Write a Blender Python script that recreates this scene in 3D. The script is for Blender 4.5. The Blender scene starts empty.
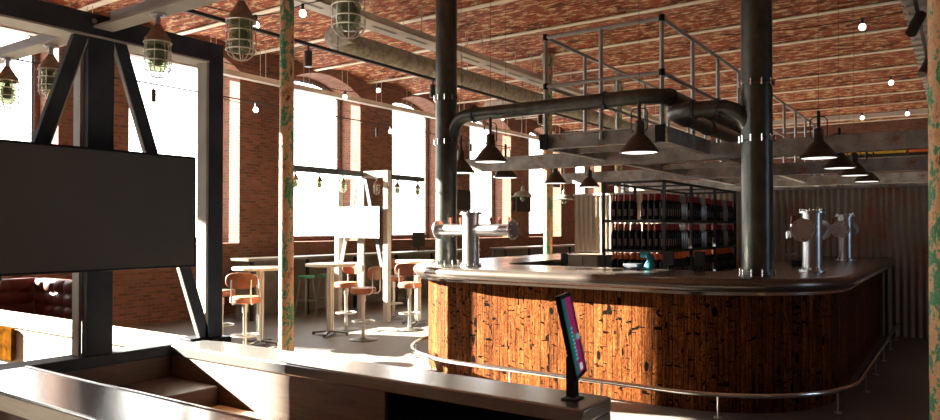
import bpy, bmesh, math, random
from mathutils import Vector, Matrix
random.seed(7)
PI = math.pi
S = bpy.context.scene
C = S.collection

# ------------------------------------------------------------------ mesh helpers
class MB:
    def __init__(s): s.v = []; s.f = []; s.uv = None
    def add(s, vs, fs):
        n = len(s.v); s.v += [tuple(p) for p in vs]; s.f += [tuple(i + n for i in f) for f in fs]; return s
    def box(s, x0, x1, y0, y1, z0, z1):
        return s.add([(x0,y0,z0),(x1,y0,z0),(x1,y1,z0),(x0,y1,z0),(x0,y0,z1),(x1,y0,z1),(x1,y1,z1),(x0,y1,z1)],
                     [(0,3,2,1),(4,5,6,7),(0,1,5,4),(1,2,6,5),(2,3,7,6),(3,0,4,7)])
    def ext(s, prof, p0, p1, up=(0,0,1)):
        """closed 2D profile (u sideways, v up) swept straight from p0 to p1"""
        p0 = Vector(p0); p1 = Vector(p1); d = (p1-p0).normalized(); u = d.cross(Vector(up)).normalized(); w = u.cross(d)
        n = len(prof); vs = [p0 + u*a + w*b for a, b in prof] + [p1 + u*a + w*b for a, b in prof]
        fs = [(i, (i+1) % n, n+(i+1) % n, n+i) for i in range(n)] + [tuple(range(n-1,-1,-1)), tuple(range(n,2*n))]
        return s.add(vs, fs)
    def bar(s, p0, p1, w, h, up=(0,0,1)):
        return s.ext([(-w/2,-h/2),(w/2,-h/2),(w/2,h/2),(-w/2,h/2)], p0, p1, up)
    def cyl(s, p0, p1, r, seg=16, r2=None):
        r2 = r if r2 is None else r2
        p0 = Vector(p0); p1 = Vector(p1); d = (p1-p0).normalized()
        u = d.orthogonal().normalized(); w = d.cross(u)
        ring = lambda p, q: [p + (u*math.cos(2*PI*i/seg) + w*math.sin(2*PI*i/seg))*q for i in range(seg)]
        vs = ring(p0, r) + ring(p1, r2)
        fs = [(i, (i+1) % seg, seg+(i+1) % seg, seg+i) for i in range(seg)] + [tuple(range(seg-1,-1,-1)), tuple(range(seg,2*seg))]
        return s.add(vs, fs)
    def tube(s, pts, r, seg=8, closed=False):
        P = [Vector(p) for p in pts]; n = len(P); rings = []
        T = []
        for i in range(n):
            a = P[(i-1) % n] if (closed or i > 0) else P[i]
            b = P[(i+1) % n] if (closed or i < n-1) else P[i]
            T.append((b-a).normalized())
        u = T[0].orthogonal().normalized()
        if abs(T[0].z) < .9:
            u = T[0].cross(Vector((0,0,1))).normalized()
        vs = []
        for i in range(n):
            u = (u - T[i]*u.dot(T[i])).normalized(); w = T[i].cross(u)
            rr = r[i] if isinstance(r, (list, tuple)) else r
            vs += [P[i] + (u*math.cos(2*PI*k/seg) + w*math.sin(2*PI*k/seg))*rr for k in range(seg)]
        fs = []
        for i in range(n if closed else n-1):
            j = (i+1) % n
            fs += [(i*seg+k, i*seg+(k+1) % seg, j*seg+(k+1) % seg, j*seg+k) for k in range(seg)]
        if not closed: fs += [tuple(range(seg-1,-1,-1)), tuple((n-1)*seg+k for k in range(seg))]
        return s.add(vs, fs)
    def lathe(s, prof, c=(0,0,0), seg=24, axis='z'):
        """profile of (r, h); r=0 ends close"""
        c = Vector(c); vs = []; fs = []; rows = []
        def P(r, h, a):
            x, y = r*math.cos(a), r*math.sin(a)
            return c + (Vector((x,y,h)) if axis == 'z' else Vector((h,x,y)) if axis == 'x' else Vector((y,h,x)))
        for r, h in prof:
            if r < 1e-6: rows.append([len(vs)]); vs.append(P(0,h,0))
            else:
                rows.append(list(range(len(vs), len(vs)+seg))); vs += [P(r,h,2*PI*k/seg) for k in range(seg)]
        for a, b in zip(rows, rows[1:]):
            if len(a) == 1 and len(b) == 1: continue
            for k in range(seg):
                q = (k+1) % seg
                if len(a) == 1: fs.append((a[0], b[q], b[k]))
                elif len(b) == 1: fs.append((a[k], a[q], b[0]))
                else: fs.append((a[k], a[q], b[q], b[k]))
        return s.add(vs, fs)
    def sph(s, c, r, seg=12, rows=8, sz=1.0):
        return s.lathe([(r*math.sin(PI*i/rows) if 0 < i < rows else 0, -r*sz*math.cos(PI*i/rows)) for i in range(rows+1)], c, seg)
    def prism(s, poly, axis, a0, a1):
        """polygon in the plane normal to axis ('x': poly=(y,z), 'y': (x,z), 'z': (x,y))"""
        P = lambda a, p: (a,p[0],p[1]) if axis == 'x' else (p[0],a,p[1]) if axis == 'y' else (p[0],p[1],a)
        n = len(poly)
        return s.add([P(a0,p) for p in poly] + [P(a1,p) for p in poly],
                     [(i,(i+1) % n,n+(i+1) % n,n+i) for i in range(n)] + [tuple(range(n-1,-1,-1)), tuple(range(n,2*n))])
    def build(s, name, mat, parent=None, bevel=0, ang=35, sub=0):
        me = bpy.data.meshes.new(name); me.from_pydata(s.v, [], s.f); me.update()
        bm = bmesh.new(); bm.from_mesh(me); bmesh.ops.recalc_face_normals(bm, faces=bm.faces); bm.to_mesh(me); bm.free()
        if s.uv:
            l = me.uv_layers.new(name='UVMap')
            for lp in me.loops: l.data[lp.index].uv = s.uv[lp.vertex_index]
        for p in me.polygons: p.use_smooth = True
        try: me.set_sharp_from_angle(angle=math.radians(ang))
        except Exception:
            for p in me.polygons: p.use_smooth = False
        o = bpy.data.objects.new(name, me); C.objects.link(o); me.materials.append(mat)
        if parent: o.parent = parent
        if bevel:
            b = o.modifiers.new('bevel', 'BEVEL'); b.width = bevel; b.segments = 2; b.limit_method = 'ANGLE'; b.angle_limit = math.radians(40)
        return o

def thing(name, label, cat, loc=(0,0,0), rotz=0, group=None):
    o = bpy.data.objects.new(name, None); o.empty_display_size = .1; C.objects.link(o)
    o.location = loc; o.rotation_euler = (0,0,rotz)
    o['label'] = label; o['category'] = cat
    if group: o['group'] = group
    return o
def tag(o, label, cat, group=None):
    o['label'] = label; o['category'] = cat
    if group: o['group'] = group
    return o
def struct(o): o['kind'] = 'structure'; return o
def kids(o): return [c for c in bpy.data.objects if c.parent == o]
def dup(root, loc, rotz=0, label=None, group=None):
    r = root.copy(); C.objects.link(r); r.location = loc; r.rotation_euler = (0,0,rotz)
    if label: r['label'] = label
    if group: r['group'] = group
    for ch in KID[root]:
        c = ch.copy(); C.objects.link(c); c.parent = r
        for g in KID.get(ch, ()):
            d = g.copy(); C.objects.link(d); d.parent = c
    return r
KID = {}
def register(root):
    KID[root] = kids(root)
    for c in KID[root]: KID[c] = kids(c)
    return root

def arc(cx, cy, r, a0, a1, n):
    return [(cx + r*math.cos(math.radians(a0+(a1-a0)*i/n)), cy + r*math.sin(math.radians(a0+(a1-a0)*i/n))) for i in range(n+1)]

# ------------------------------------------------------------------ materials
def new(name):
    m = bpy.data.materials.new(name); m.use_nodes = True; nt = m.node_tree
    b = nt.nodes['Principled BSDF']; return m, nt, b
def N(nt, t, **k):
    n = nt.nodes.new(t)
    for a, v in k.items(): setattr(n, a, v)
    return n
def L(nt, a, b): nt.links.new(a, b)
def ramp(nt, fac, stops, interp='LINEAR'):
    r = N(nt, 'ShaderNodeValToRGB'); r.color_ramp.interpolation = interp
    e = r.color_ramp.elements
    while len(e) < len(stops): e.new(.5)
    for i, (p, c) in enumerate(stops): e[i].position = p; e[i].color = (*c, 1)
    L(nt, fac, r.inputs[0]); return r.outputs[0]
def coords(nt, kind='Object', scale=(1,1,1)):
    t = N(nt, 'ShaderNodeTexCoord'); mp = N(nt, 'ShaderNodeMapping'); mp.inputs['Scale'].default_value = scale
    L(nt, t.outputs[kind], mp.inputs[0]); return mp.outputs[0]
def noise(nt, vec, scale, detail=4, rough=.55, dist=0):
    n = N(nt, 'ShaderNodeTexNoise'); n.inputs['Scale'].default_value = scale; n.inputs['Detail'].default_value = detail
    n.inputs['Roughness'].default_value = rough; n.inputs['Distortion'].default_value = dist
    L(nt, vec, n.inputs['Vector']); return n.outputs[0]
def mixc(nt, fac, a, b, mode='MIX'):
    m = N(nt, 'ShaderNodeMix', data_type='RGBA', blend_type=mode)
    for s, v in ((m.inputs[0], fac), (m.inputs[6], a), (m.inputs[7], b)):
        if isinstance(v, (int, float)): s.default_value = v
        elif isinstance(v, tuple): s.default_value = (*v, 1)
        else: L(nt, v, s)
    return m.outputs[2]
def bump(nt, b, h, strength=.3, dist=.01):
    n = N(nt, 'ShaderNodeBump'); n.inputs['Strength'].default_value = strength; n.inputs['Distance'].default_value = dist
    L(nt, h, n.inputs['Height']); L(nt, n.outputs[0], b.inputs['Normal'])
def plain(name, col, rough=.5, metal=0, var=.15, scale=6, bmp=0, spec=.5, coat=0):
    m, nt, b = new(name)
    v = coords(nt); n = noise(nt, v, scale)
    lo = tuple(c*(1-var) for c in col); hi = tuple(min(1, c*(1+var)) for c in col)
    L(nt, ramp(nt, n, [(.3, lo), (.7, hi)]), b.inputs['Base Color'])
    b.inputs['Roughness'].default_value = rough; b.inputs['Metallic'].default_value = metal
    b.inputs['Specular IOR Level'].default_value = spec; b.inputs['Coat Weight'].default_value = coat
    if bmp: bump(nt, b, noise(nt, v, scale*6), bmp, .004)
    return m
def emit(name, col, st):
    m, nt, b = new(name); b.inputs['Base Color'].default_value = (*col, 1)
    b.inputs['Emission Color'].default_value = (*col, 1); b.inputs['Emission Strength'].default_value = st
    return m
def boxvec(nt):
    """world-aligned face mapping (u, v): picks the two axes that lie in the face"""
    g = N(nt, 'ShaderNodeNewGeometry'); sp = N(nt, 'ShaderNodeSeparateXYZ'); sn = N(nt, 'ShaderNodeSeparateXYZ')
    t = N(nt, 'ShaderNodeTexCoord'); L(nt, t.outputs['Object'], sp.inputs[0]); L(nt, g.outputs['True Normal'], sn.inputs[0])
    def comb(a, b_):
        c = N(nt, 'ShaderNodeCombineXYZ'); L(nt, sp.outputs[a], c.inputs[0]); L(nt, sp.outputs[b_], c.inputs[1]); return c.outputs[0]
    def big(a, th=.6):
        ab = N(nt, 'ShaderNodeMath', operation='ABSOLUTE'); L(nt, sn.outputs[a], ab.inputs[0])
        gt = N(nt, 'ShaderNodeMath', operation='GREATER_THAN'); L(nt, ab.outputs[0], gt.inputs[0]); gt.inputs[1].default_value = th; return gt.outputs[0]
    def mv(f, a, b_):
        m = N(nt, 'ShaderNodeMix', data_type='VECTOR'); L(nt, f, m.inputs[0]); L(nt, a, m.inputs[4]); L(nt, b_, m.inputs[5]); return m.outputs[1]
    return mv(big(0), mv(big(1), comb(0,1), comb(0,2)), comb(1,2))
def brickmat(name, c1, c2, mortar, bw=.225, bh=.075, stretch=None, blot=None, mort=.01):
    m, nt, b = new(name); v = boxvec(nt)
    br = N(nt, 'ShaderNodeTexBrick'); L(nt, v, br.inputs['Vector'])
    br.inputs['Scale'].default_value = 1; br.inputs['Brick Width'].default_value = bw; br.inputs['Row Height'].default_value = bh
    br.inputs['Mortar Size'].default_value = mort; br.inputs['Mortar Smooth'].default_value = .3; br.inputs['Bias'].default_value = -.1
    br.inputs['Color1'].default_value = (*c1, 1); br.inputs['Color2'].default_value = (*c2, 1); br.inputs['Mortar'].default_value = (*mortar, 1)
    col = br.outputs['Color']
    n1 = noise(nt, v, 1.3, 5, .65)
    col = mixc(nt, .5, col, ramp(nt, n1, [(.3, (.45,.4,.4)), (.6, (1,1,1)), (.75, (1.3,1.15,1))]), 'MULTIPLY')
    n2 = noise(nt, v, 9, 3, .7)
    col = mixc(nt, ramp(nt, n2, [(.62, (0,0,0)), (.72, (1,1,1))]), col, tuple(x*.35 for x in c1))
    if blot:
        mp = N(nt, 'ShaderNodeMapping'); mp.inputs['Scale'].default_value = stretch; L(nt, v, mp.inputs[0])
        n3 = noise(nt, mp.outputs[0], 3, 7, .72)
        col = mixc(nt, ramp(nt, n3, [(.515, (0,0,0)), (.56, (.9,.9,.9))]), col, blot)
        n4 = noise(nt, mp.outputs[0], 1.6, 5, .7)
        col = mixc(nt, ramp(nt, n4, [(.54, (0,0,0)), (.60, (.8,.8,.8))]), col, (.07,.028,.018))
    L(nt, col, b.inputs['Base Color']); b.inputs['Roughness'].default_value = .9
    b.inputs['Specular IOR Level'].default_value = .2
    bump(nt, b, br.outputs['Fac'], -.5, .01)
    return m
M = {}
M['brick'] = brickmat('brick_wall', (.27,.095,.055), (.13,.05,.034), (.17,.125,.09), .17, .056)
M['brick_ceiling'] = brickmat('ceiling_brick', (.46,.105,.05), (.27,.05,.028), (.34,.17,.09), .23, .075, (1.5,4.2,1), (.74,.50,.27), .008)
M['beam'] = plain('ceiling_beam_paint', (.95,.84,.64), .7, 0, .05, 3)
M['tray'] = plain('tray_paint', (.62,.55,.45), .6, 0, .12, 3)
M['tray_dark'] = plain('tray_slot', (.22,.19,.16), .8)
M['duct'] = plain('duct_wrap', (.34,.29,.22), .85, 0, .4, 12, .8)
M['ac'] = plain('unit_casing', (.66,.6,.52), .6)
M['dark_steel'] = plain('mill_scale_steel', (.028,.033,.042), .65, .1, .5, 4)
M['brushed'] = plain('brushed_steel', (.62,.62,.63), .3, 1, .06, 5)
M['cap_steel'] = plain('satin_steel_cap', (.50,.485,.46), .24, .82, .06, 3)
M['chrome'] = plain('polished_chrome', (.85,.84,.82), .14, 1, .03, 5)
M['pole'] = plain('satin_pole', (.6,.58,.54), .3, .9, .06)
M['black'] = plain('black_plastic', (.008,.008,.009), .5, spec=.2)
M['cable'] = plain('black_cable', (.03,.025,.022), .6)
M['galv'] = plain('railing_steel', (.42,.42,.42), .4, .8, .12, 6)
M['lamp'] = plain('bronze_lamp_enamel', (.075,.055,.042), .38, .5, .2)
M['enamel'] = plain('grey_enamel_shade', (.20,.18,.155), .4, .2, .1)
M['counter'] = plain('dark_metal_counter', (.20,.165,.14), .27, .85, .1, 3)
M['seat'] = plain('tan_leather', (.36,.11,.05), .5, 0, .2, 8, .1)
M['seat_wood'] = plain('stained_plywood', (.24,.072,.035), .5, 0, .25, 8)
M['green_seat'] = plain('green_painted_seat', (.02,.17,.075), .5, 0, .3, 8)
M['stool_leg'] = plain('dull_steel_legs', (.16,.15,.13), .45, .7)
M['table_top'] = plain('pale_timber_top', (.72,.62,.47), .4, 0, .15, 5)
M['ledge'] = plain('dark_ledge', (.10,.085,.07), .3, .2)
M['ledge_panel'] = plain('grey_brown_panel', (.10,.078,.06), .7)
M['leather'] = plain('burgundy_leather', (.11,.026,.022), .5, 0, .2, 4, 0, .3)
M['foil'] = plain('red_capsule_foil', (.26,.012,.01), .35, .2)
M['foil_orange'] = plain('orange_capsule_foil', (.85,.14,.02), .4)
M['bottle'] = plain('dark_bottle_glass', (.006,.004,.003), .3, 0, .1, 5, 0, .15)
M['label'] = plain('bottle_paper', (.20,.13,.10), .7)
M['clear'] = plain('pale_bottle', (.34,.34,.33), .15, .5)
M['rack'] = plain('rack_steel', (.035,.035,.037), .5, .4)
M['teal'] = plain('teal_cloth', (.015,.18,.23), .8)
M['socket'] = plain('black_socket', (.02,.02,.02), .5)
M['rust_panel'] = plain('rusted_plate', (.07,.026,.003), 1, 0, .6, 18, spec=0)
M['orange'] = plain('orange_crate', (.75,.17,.03), .6)
M['yellow'] = plain('yellow_crate', (.72,.48,.04), .6)
M['cabinet'] = plain('beige_cabinet', (.24,.18,.125), .6)
M['handle_wood'] = plain('tap_handle_wood', (.26,.06,.02), .4)
M['wire'] = plain('cage_wire', (.62,.58,.50), .35, .8)
M['lantern_cap'] = plain('copper_lantern_cap', (.30,.17,.10), .5, .5, .35, 20)
M['lantern_glass'] = plain('green_lantern_glass', (.25,.27,.16), .15)
M['bulb_glow'] = emit('bulb_glow', (1,.95,.88), 7)
M['diffuser'] = emit('lamp_diffuser', (1,.96,.9), 1.6)
M['lantern_core'] = plain('lantern_core_glass', (.12,.14,.08), .2)
M['tv'] = plain('television_glass', (.075,.066,.052), .4, 0, .05, 2, 0, .3)
M['tv2'] = plain('sunlit_screen', (.50,.50,.49), .35, 0, .02, 2)  # pale base colour stands in for sunlight on the screen
M['frame_pale_lit'] = plain('pale_and_lit_steel', (.36,.32,.27), .55)  # pale steel; sunlight on the frame faces is put into this colour
M['window_frame'] = plain('window_frame_paint', (.02,.018,.016), .5)
M['plaster'] = plain('grey_concrete', (.16,.14,.12), .9, 0, .2, 1.5)
M['inner'] = plain('bar_inner_panel', (.12,.09,.07), .6)

def lanternglass():
    m, nt, b = new('lantern_green_glass'); out = nt.nodes['Material Output']
    tr = N(nt, 'ShaderNodeBsdfTransparent'); tr.inputs[0].default_value = (.72,.78,.58,1)
    b.inputs['Base Color'].default_value = (.30,.34,.20,1); b.inputs['Roughness'].default_value = .12
    mx = N(nt, 'ShaderNodeMixShader'); mx.inputs[0].default_value = .45
    L(nt, tr.outputs[0], mx.inputs[1]); L(nt, b.outputs[0], mx.inputs[2]); L(nt, mx.outputs[0], out.inputs[0]); return m
M['lantern_glass'] = lanternglass()
def pane():
    m, nt, b = new('window_glass'); out = nt.nodes['Material Output']
    tr = N(nt, 'ShaderNodeBsdfTransparent'); tr.inputs[0].default_value = (.97,.98,.98,1)
    gl = N(nt, 'ShaderNodeBsdfGlossy'); gl.inputs['Roughness'].default_value = .02
    mx = N(nt, 'ShaderNodeMixShader'); mx.inputs[0].default_value = .04; L(nt, tr.outputs[0], mx.inputs[1]); L(nt, gl.outputs[0], mx.inputs[2])
    L(nt, mx.outputs[0], out.inputs[0]); return m
M['pane'] = pane()
def concrete():
    m, nt, b = new('concrete_floor'); v = coords(nt)
    c = ramp(nt, noise(nt, v, .7, 6, .6), [(.3, (.115,.10,.088)), (.7, (.185,.165,.145))])
    c = mixc(nt, .4, c, ramp(nt, noise(nt, v, 14, 4, .7), [(.35, (.6,.6,.6)), (.65, (1.1,1.1,1.1))]), 'MULTIPLY')
    L(nt, c, b.inputs['Base Color']); b.inputs['Roughness'].default_value = .55; b.inputs['Specular IOR Level'].default_value = .4; return m
M['floor'] = concrete()
def patina():
    m, nt, b = new('flaking_green_column_paint'); v = coords(nt, 'Object', (1,1,.55))
    n = noise(nt, v, 7.5, 9, .78, .3)
    c = ramp(nt, n, [(.36, (.05,.03,.02)), (.41, (.50,.25,.13)), (.505, (.66,.38,.20)), (.52, (.04,.24,.11)), (.60, (.05,.20,.09)), (.63, (.45,.27,.17))])
    L(nt, c, b.inputs['Base Color']); b.inputs['Roughness'].default_value = .75; bump(nt, b, n, .4, .006); return m
M['patina'] = patina()
def pillar():
    m, nt, b = new('blackened_pillar_steel'); v = coords(nt, 'Object', (1,1,.5))
    n = noise(nt, v, 9, 6, .7)
    L(nt, ramp(nt, n, [(.3, (.055,.058,.05)), (.7, (.12,.125,.108))]), b.inputs['Base Color'])
    b.inputs['Metallic'].default_value = .75; b.inputs['Roughness'].default_value = .34; return m
M['pillar'] = pillar()
def rustbeam():
    m, nt, b = new('weathered_beam_steel'); v = coords(nt)
    c = ramp(nt, noise(nt, v, 3.5, 8, .72), [(.33, (.20,.185,.17)), (.66, (.50,.47,.43))])
    c = mixc(nt, ramp(nt, noise(nt, v, 4.5, 5, .7), [(.59, (0,0,0)), (.65, (.85,.85,.85))]), c, (.32,.11,.04))
    L(nt, c, b.inputs['Base Color']); b.inputs['Roughness'].default_value = .65; b.inputs['Metallic'].default_value = .2; return m
M['gbeam'] = rustbeam()
def wood(name, c1, c2, axis_scale, rough=.5, scale=3):
    m, nt, b = new(name); v = coords(nt, 'Object', axis_scale)
    n = noise(nt, v, scale, 6, .6, 1.2)
    L(nt, ramp(nt, n, [(.3, c1), (.7, c2)]), b.inputs['Base Color']); b.inputs['Roughness'].default_value = rough; return m
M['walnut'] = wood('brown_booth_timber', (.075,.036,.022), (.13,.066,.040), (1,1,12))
M['walnut_sunlit'] = wood('grey_brown_sunlit_timber', (.15,.105,.08), (.24,.17,.13), (1,1,12))  # lighter copy of the booth timber, sunlight put into its colour
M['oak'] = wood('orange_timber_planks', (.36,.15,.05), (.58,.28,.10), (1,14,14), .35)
M['pale'] = wood('pale_and_sunlit_booth', (.5,.42,.32), (.62,.54,.42), (1,1,12))
def planks():
    m, nt, b = new('reclaimed_pine_planks')
    t = N(nt, 'ShaderNodeTexCoord'); sp = N(nt, 'ShaderNodeSeparateXYZ'); L(nt, t.outputs['UV'], sp.inputs[0])
    W = .098
    def math_(op, a, b_=None, c_=None):
        n = N(nt, 'ShaderNodeMath', operation=op)
        for i, v in enumerate((a, b_, c_)):
            if v is None: continue
            if isinstance(v, (int, float)): n.inputs[i].default_value = v
            else: L(nt, v, n.inputs[i])
        return n.outputs[0]
    dv = math_('DIVIDE', sp.outputs[0], W); fl = math_('FLOOR', dv); fr = math_('FRACT', dv)
    wn = N(nt, 'ShaderNodeTexWhiteNoise', noise_dimensions='1D'); L(nt, fl, wn.inputs['W'])
    off = math_('MULTIPLY', wn.outputs['Value'], 37.0)
    cv = N(nt, 'ShaderNodeCombineXYZ'); L(nt, sp.outputs[0], cv.inputs[0]); L(nt, sp.outputs[1], cv.inputs[1]); L(nt, off, cv.inputs[2])
    def mp(sc, rot=0):
        q = N(nt, 'ShaderNodeMapping'); q.inputs['Scale'].default_value = sc; q.inputs['Rotation'].default_value = (0,0,rot); L(nt, cv.outputs[0], q.inputs[0]); return q.outputs[0]
    # knots: small dark ellipses with grain flowing round them
    vo = N(nt, 'ShaderNodeTexVoronoi', feature='F1'); vo.inputs['Scale'].default_value = 1.0; L(nt, mp((9,4.2,1)), vo.inputs['Vector'])
    kd = math_('ADD', vo.outputs['Distance'], math_('MULTIPLY', math_('SUBTRACT', noise(nt, mp((30,14,1)), 1.0, 3, .6), .5), .28))
    n1 = noise(nt, mp((13,1.2,1)), 2.2, 6, .65, 1.2)
    sw = math_('MULTIPLY_ADD', kd, 1.5, n1); sn = math_('SINE', math_('MULTIPLY', sw, 26))
    base = ramp(nt, n1, [(.3, (.06,.018,.006)), (.5, (.17,.058,.018)), (.7, (.27,.105,.037))])
    c = mixc(nt, .75, base, ramp(nt, sn, [(0, (.45,.4,.36)), (.55, (1,1,1))]), 'MULTIPLY')
    st = noise(nt, mp((75,2.4,1)), 1.0, 5, .7)
    c = mixc(nt, .9, c, ramp(nt, st, [(.36, (.12,.1,.09)), (.46, (.8,.78,.75)), (.62, (1.25,1.2,1.1))]), 'MULTIPLY')
    kmask = ramp(nt, kd, [(.17, (1,1,1)), (.24, (0,0,0))])
    sel = ramp(nt, vo.outputs['Color'], [(.50, (0,0,0)), (.52, (1,1,1))])
    c = mixc(nt, mixc(nt, 1.0, kmask, sel, 'MULTIPLY'), c, (.004,.002,.0015))
    # gouges, slanting
    ck = noise(nt, mp((8,24,1), .35), 1.0, 3, .55, .6)
    c = mixc(nt, ramp(nt, ck, [(.625, (0,0,0)), (.64, (1,1,1))]), c, (.004,.002,.0015))
    ck2 = noise(nt, mp((22,9,1), -.3), 1.0, 3, .55, .8)
    c = mixc(nt, ramp(nt, ck2, [(.655, (0,0,0)), (.67, (1,1,1))]), c, (.004,.002,.0015))
    big_ = noise(nt, mp((2.2,1.6,1)), 1.0, 4, .6)
    c = mixc(nt, .6, c, ramp(nt, big_, [(.35, (.5,.45,.42)), (.6, (1.1,1.05,1))]), 'MULTIPLY')
    c = mixc(nt, 1.0, c, ramp(nt, wn.outputs['Value'], [(0, (.62,.58,.55)), (1, (1.25,1.2,1.15))]), 'MULTIPLY')
    gap = math_('COMPARE', fr, 0.0, .05)
    c = mixc(nt, gap, c, (.003,.002,.0015))
    L(nt, c, b.inputs['Base Color']); b.inputs['Roughness'].default_value = .62; b.inputs['Specular IOR Level'].default_value = .02
    return m
M['planks'] = planks()
def corr():
    m, nt, b = new('corrugated_iron'); v = coords(nt)
    c = ramp(nt, noise(nt, v, 1.1, 5, .6), [(.35, (.25,.19,.14)), (.6, (.33,.25,.18))])
    # rusty sheets: a patch with its own shape
    mp = coords(nt, 'Object', (1,1,1)); n = noise(nt, mp, .8, 6, .7)
    c = mixc(nt, ramp(nt, n, [(.5, (0,0,0)), (.6, (.85,.85,.85))]), c, (.34,.11,.045))
    L(nt, c, b.inputs['Base Color']); b.inputs['Metallic'].default_value = .1; b.inputs['Roughness'].default_value = .6; return m
M['corr'] = corr()
def screenmat():
    m, nt, b = new('till_display'); t = N(nt, 'ShaderNodeTexCoord'); sp = N(nt, 'ShaderNodeSeparateXYZ'); L(nt, t.outputs['Object'], sp.inputs[0])
    return m

# ------------------------------------------------------------------ room shell
ZC = 5.04                     # underside of the ceiling beams
XW = -11.5                    # face of the window wall
XE, YN, YS = 6.6, 27.0, -6.0
struct(MB().box(-12.6, XE+.2, YS-.2, YN+.2, -.2, 0).build('floor', M['floor']))

# jack-arch ceiling: shallow brick vaults between the beams
P = 1.69
bys = [12.5 + P*k for k in range(-11, 10)]
mb = MB()
prof = []
for a, b in zip(bys, bys[1:]):
    prof += [(a + (b-a)*i/8, ZC + .02 + .13*(1-((i-4)/4)**2)) for i in range(8)]
prof.append((bys[-1], ZC+.02))
poly = [(YS-.2, ZC+.02)] + prof + [(YN+.2, ZC+.02), (YN+.2, ZC+.4), (YS-.2, ZC+.4)]
mb.prism(poly, 'x', -12.4, XE+.2)
ceil = struct(mb.build('ceiling', M['brick_ceiling'], ang=60))
for i, y in enumerate(bys):
    o = MB().ext([(-.055,0),(.055,0),(.055,.018),(.008,.018),(.008,.1),(-.008,.1),(-.008,.018),(-.055,.018)], (-11.5,y,ZC), (XE,y,ZC)).build('ceiling_beam', M['beam'], ceil)

# window wall
wins = []                      # (y0, y1) inner recess openings
for k in range(0, 6):
    wins.append((10.0 + 3.37*(k-1), 12.23 + 3.37*(k-1)))
wins = [(3.21, 5.49)] + wins  # near edge, out of view, shaped to end the sun on the bar
wins = [(-4.6,-2.3), (-.79, 1.0), (2.55, 3.10)] + wins  # added openings out of view, sized for the sun patches and bounce
# recess: (a,b) ; glass inset .36
ZS, ZT, RISE = 1.45, 4.68, .34
def arch_pts(a, b, z, rise, n=14):
    w = (b-a)/2; r = (w*w + rise*rise)/(2*rise); cy = (a+b)/2; cz = z + rise - r
    th = math.asin(w/r)
    return [(cy + r*math.sin(-th + 2*th*i/n), cz + r*math.cos(-th + 2*th*i/n)) for i in range(n+1)]
mb = MB()
wo = sorted(wins)
def glass_open(a, b):
    ins = .08 if a > 3.2 else .03
    return a+ins, b-ins
def heads(a):
    if a > 3.2: return ZT, RISE
    if a == 2.55: return 3.85, .06
    return 4.88, .06
for lay, (x0, x1) in enumerate(((-12.1, XW), (-12.2, -12.1))):
    prev = YS-.2
    for a, b in wo:
        h, r_ = heads(a); a_ = a
        if lay == 1: a, b = glass_open(a, b)
        sill = 3.0 if a_ == 2.55 else ZS
        zt, rs, zs = (h, r_, sill-.1) if lay == 0 else (h-.02, max(.04, r_-.06), sill)
        mb.box(x0, x1, prev, a, 0, 5.3)
        mb.box(x0, x1, a, b, 0, zs)
        pts = arch_pts(a, b, zt, rs)
        for p, q in zip(pts, pts[1:]):
            mb.add([(x0,p[0],p[1]),(x0,q[0],q[1]),(x0,q[0],5.3),(x0,p[0],5.3),(x1,p[0],p[1]),(x1,q[0],q[1]),(x1,q[0],5.3),(x1,p[0],5.3)],
                   [(0,1,2,3),(4,7,6,5),(0,4,5,1)])
        prev = b
    mb.box(x0, x1, prev, YN+.2, 0, 5.3)
struct(mb.build('wall_left', M['brick']))
for i, (a, b) in enumerate(wo):
    h, r_ = heads(a); zsl = 3.0 if a == 2.55 else ZS; a, b = glass_open(a, b)
    pts = arch_pts(a, b, h-.02, max(.04, r_-.06))
    loop = [(a, zsl)] + pts + [(b, zsl)]
    w = struct(MB().tube([(-12.14, y, z) for y, z in loop], .03, 4, closed=True).build('window_%d' % (i+1), M['window_frame']))
    mb = MB(); mb.prism([(a+.02, zsl+.02)] + [(y, z-.02) for y, z in pts] + [(b-.02, zsl+.02)], 'x', -12.142, -12.138)
    mb.build('glass_pane', M['pane'], w)
struct(MB().box(-12.2, XE+.2, YN, YN+.2, 0, 5.3).build('wall_far', M['brick']))
struct(MB().box(XE, XE+.2, YS, 6.8, 0, 5.3).box(XE, XE+.2, 8.6, YN, 0, 5.3).box(XE, XE+.2, 6.8, 8.6, 0, 1.0).box(XE, XE+.2, 6.8, 8.6, 3.4, 5.3).build('wall_right', M['brick']))
w = struct(MB().tube([(XE+.12,6.83,1.03),(XE+.12,8.57,1.03),(XE+.12,8.57,3.37),(XE+.12,6.83,3.37)], .035, 4, closed=True).build('window_20', M['window_frame']))
MB().box(XE+.118, XE+.122, 6.84, 8.56, 1.04, 3.36).build('glass_pane', M['pane'], w)
struct(MB().box(-12.2, XE+.2, YS-.2, YS, 0, 5.3).build('wall_near', M['brick']))

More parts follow.
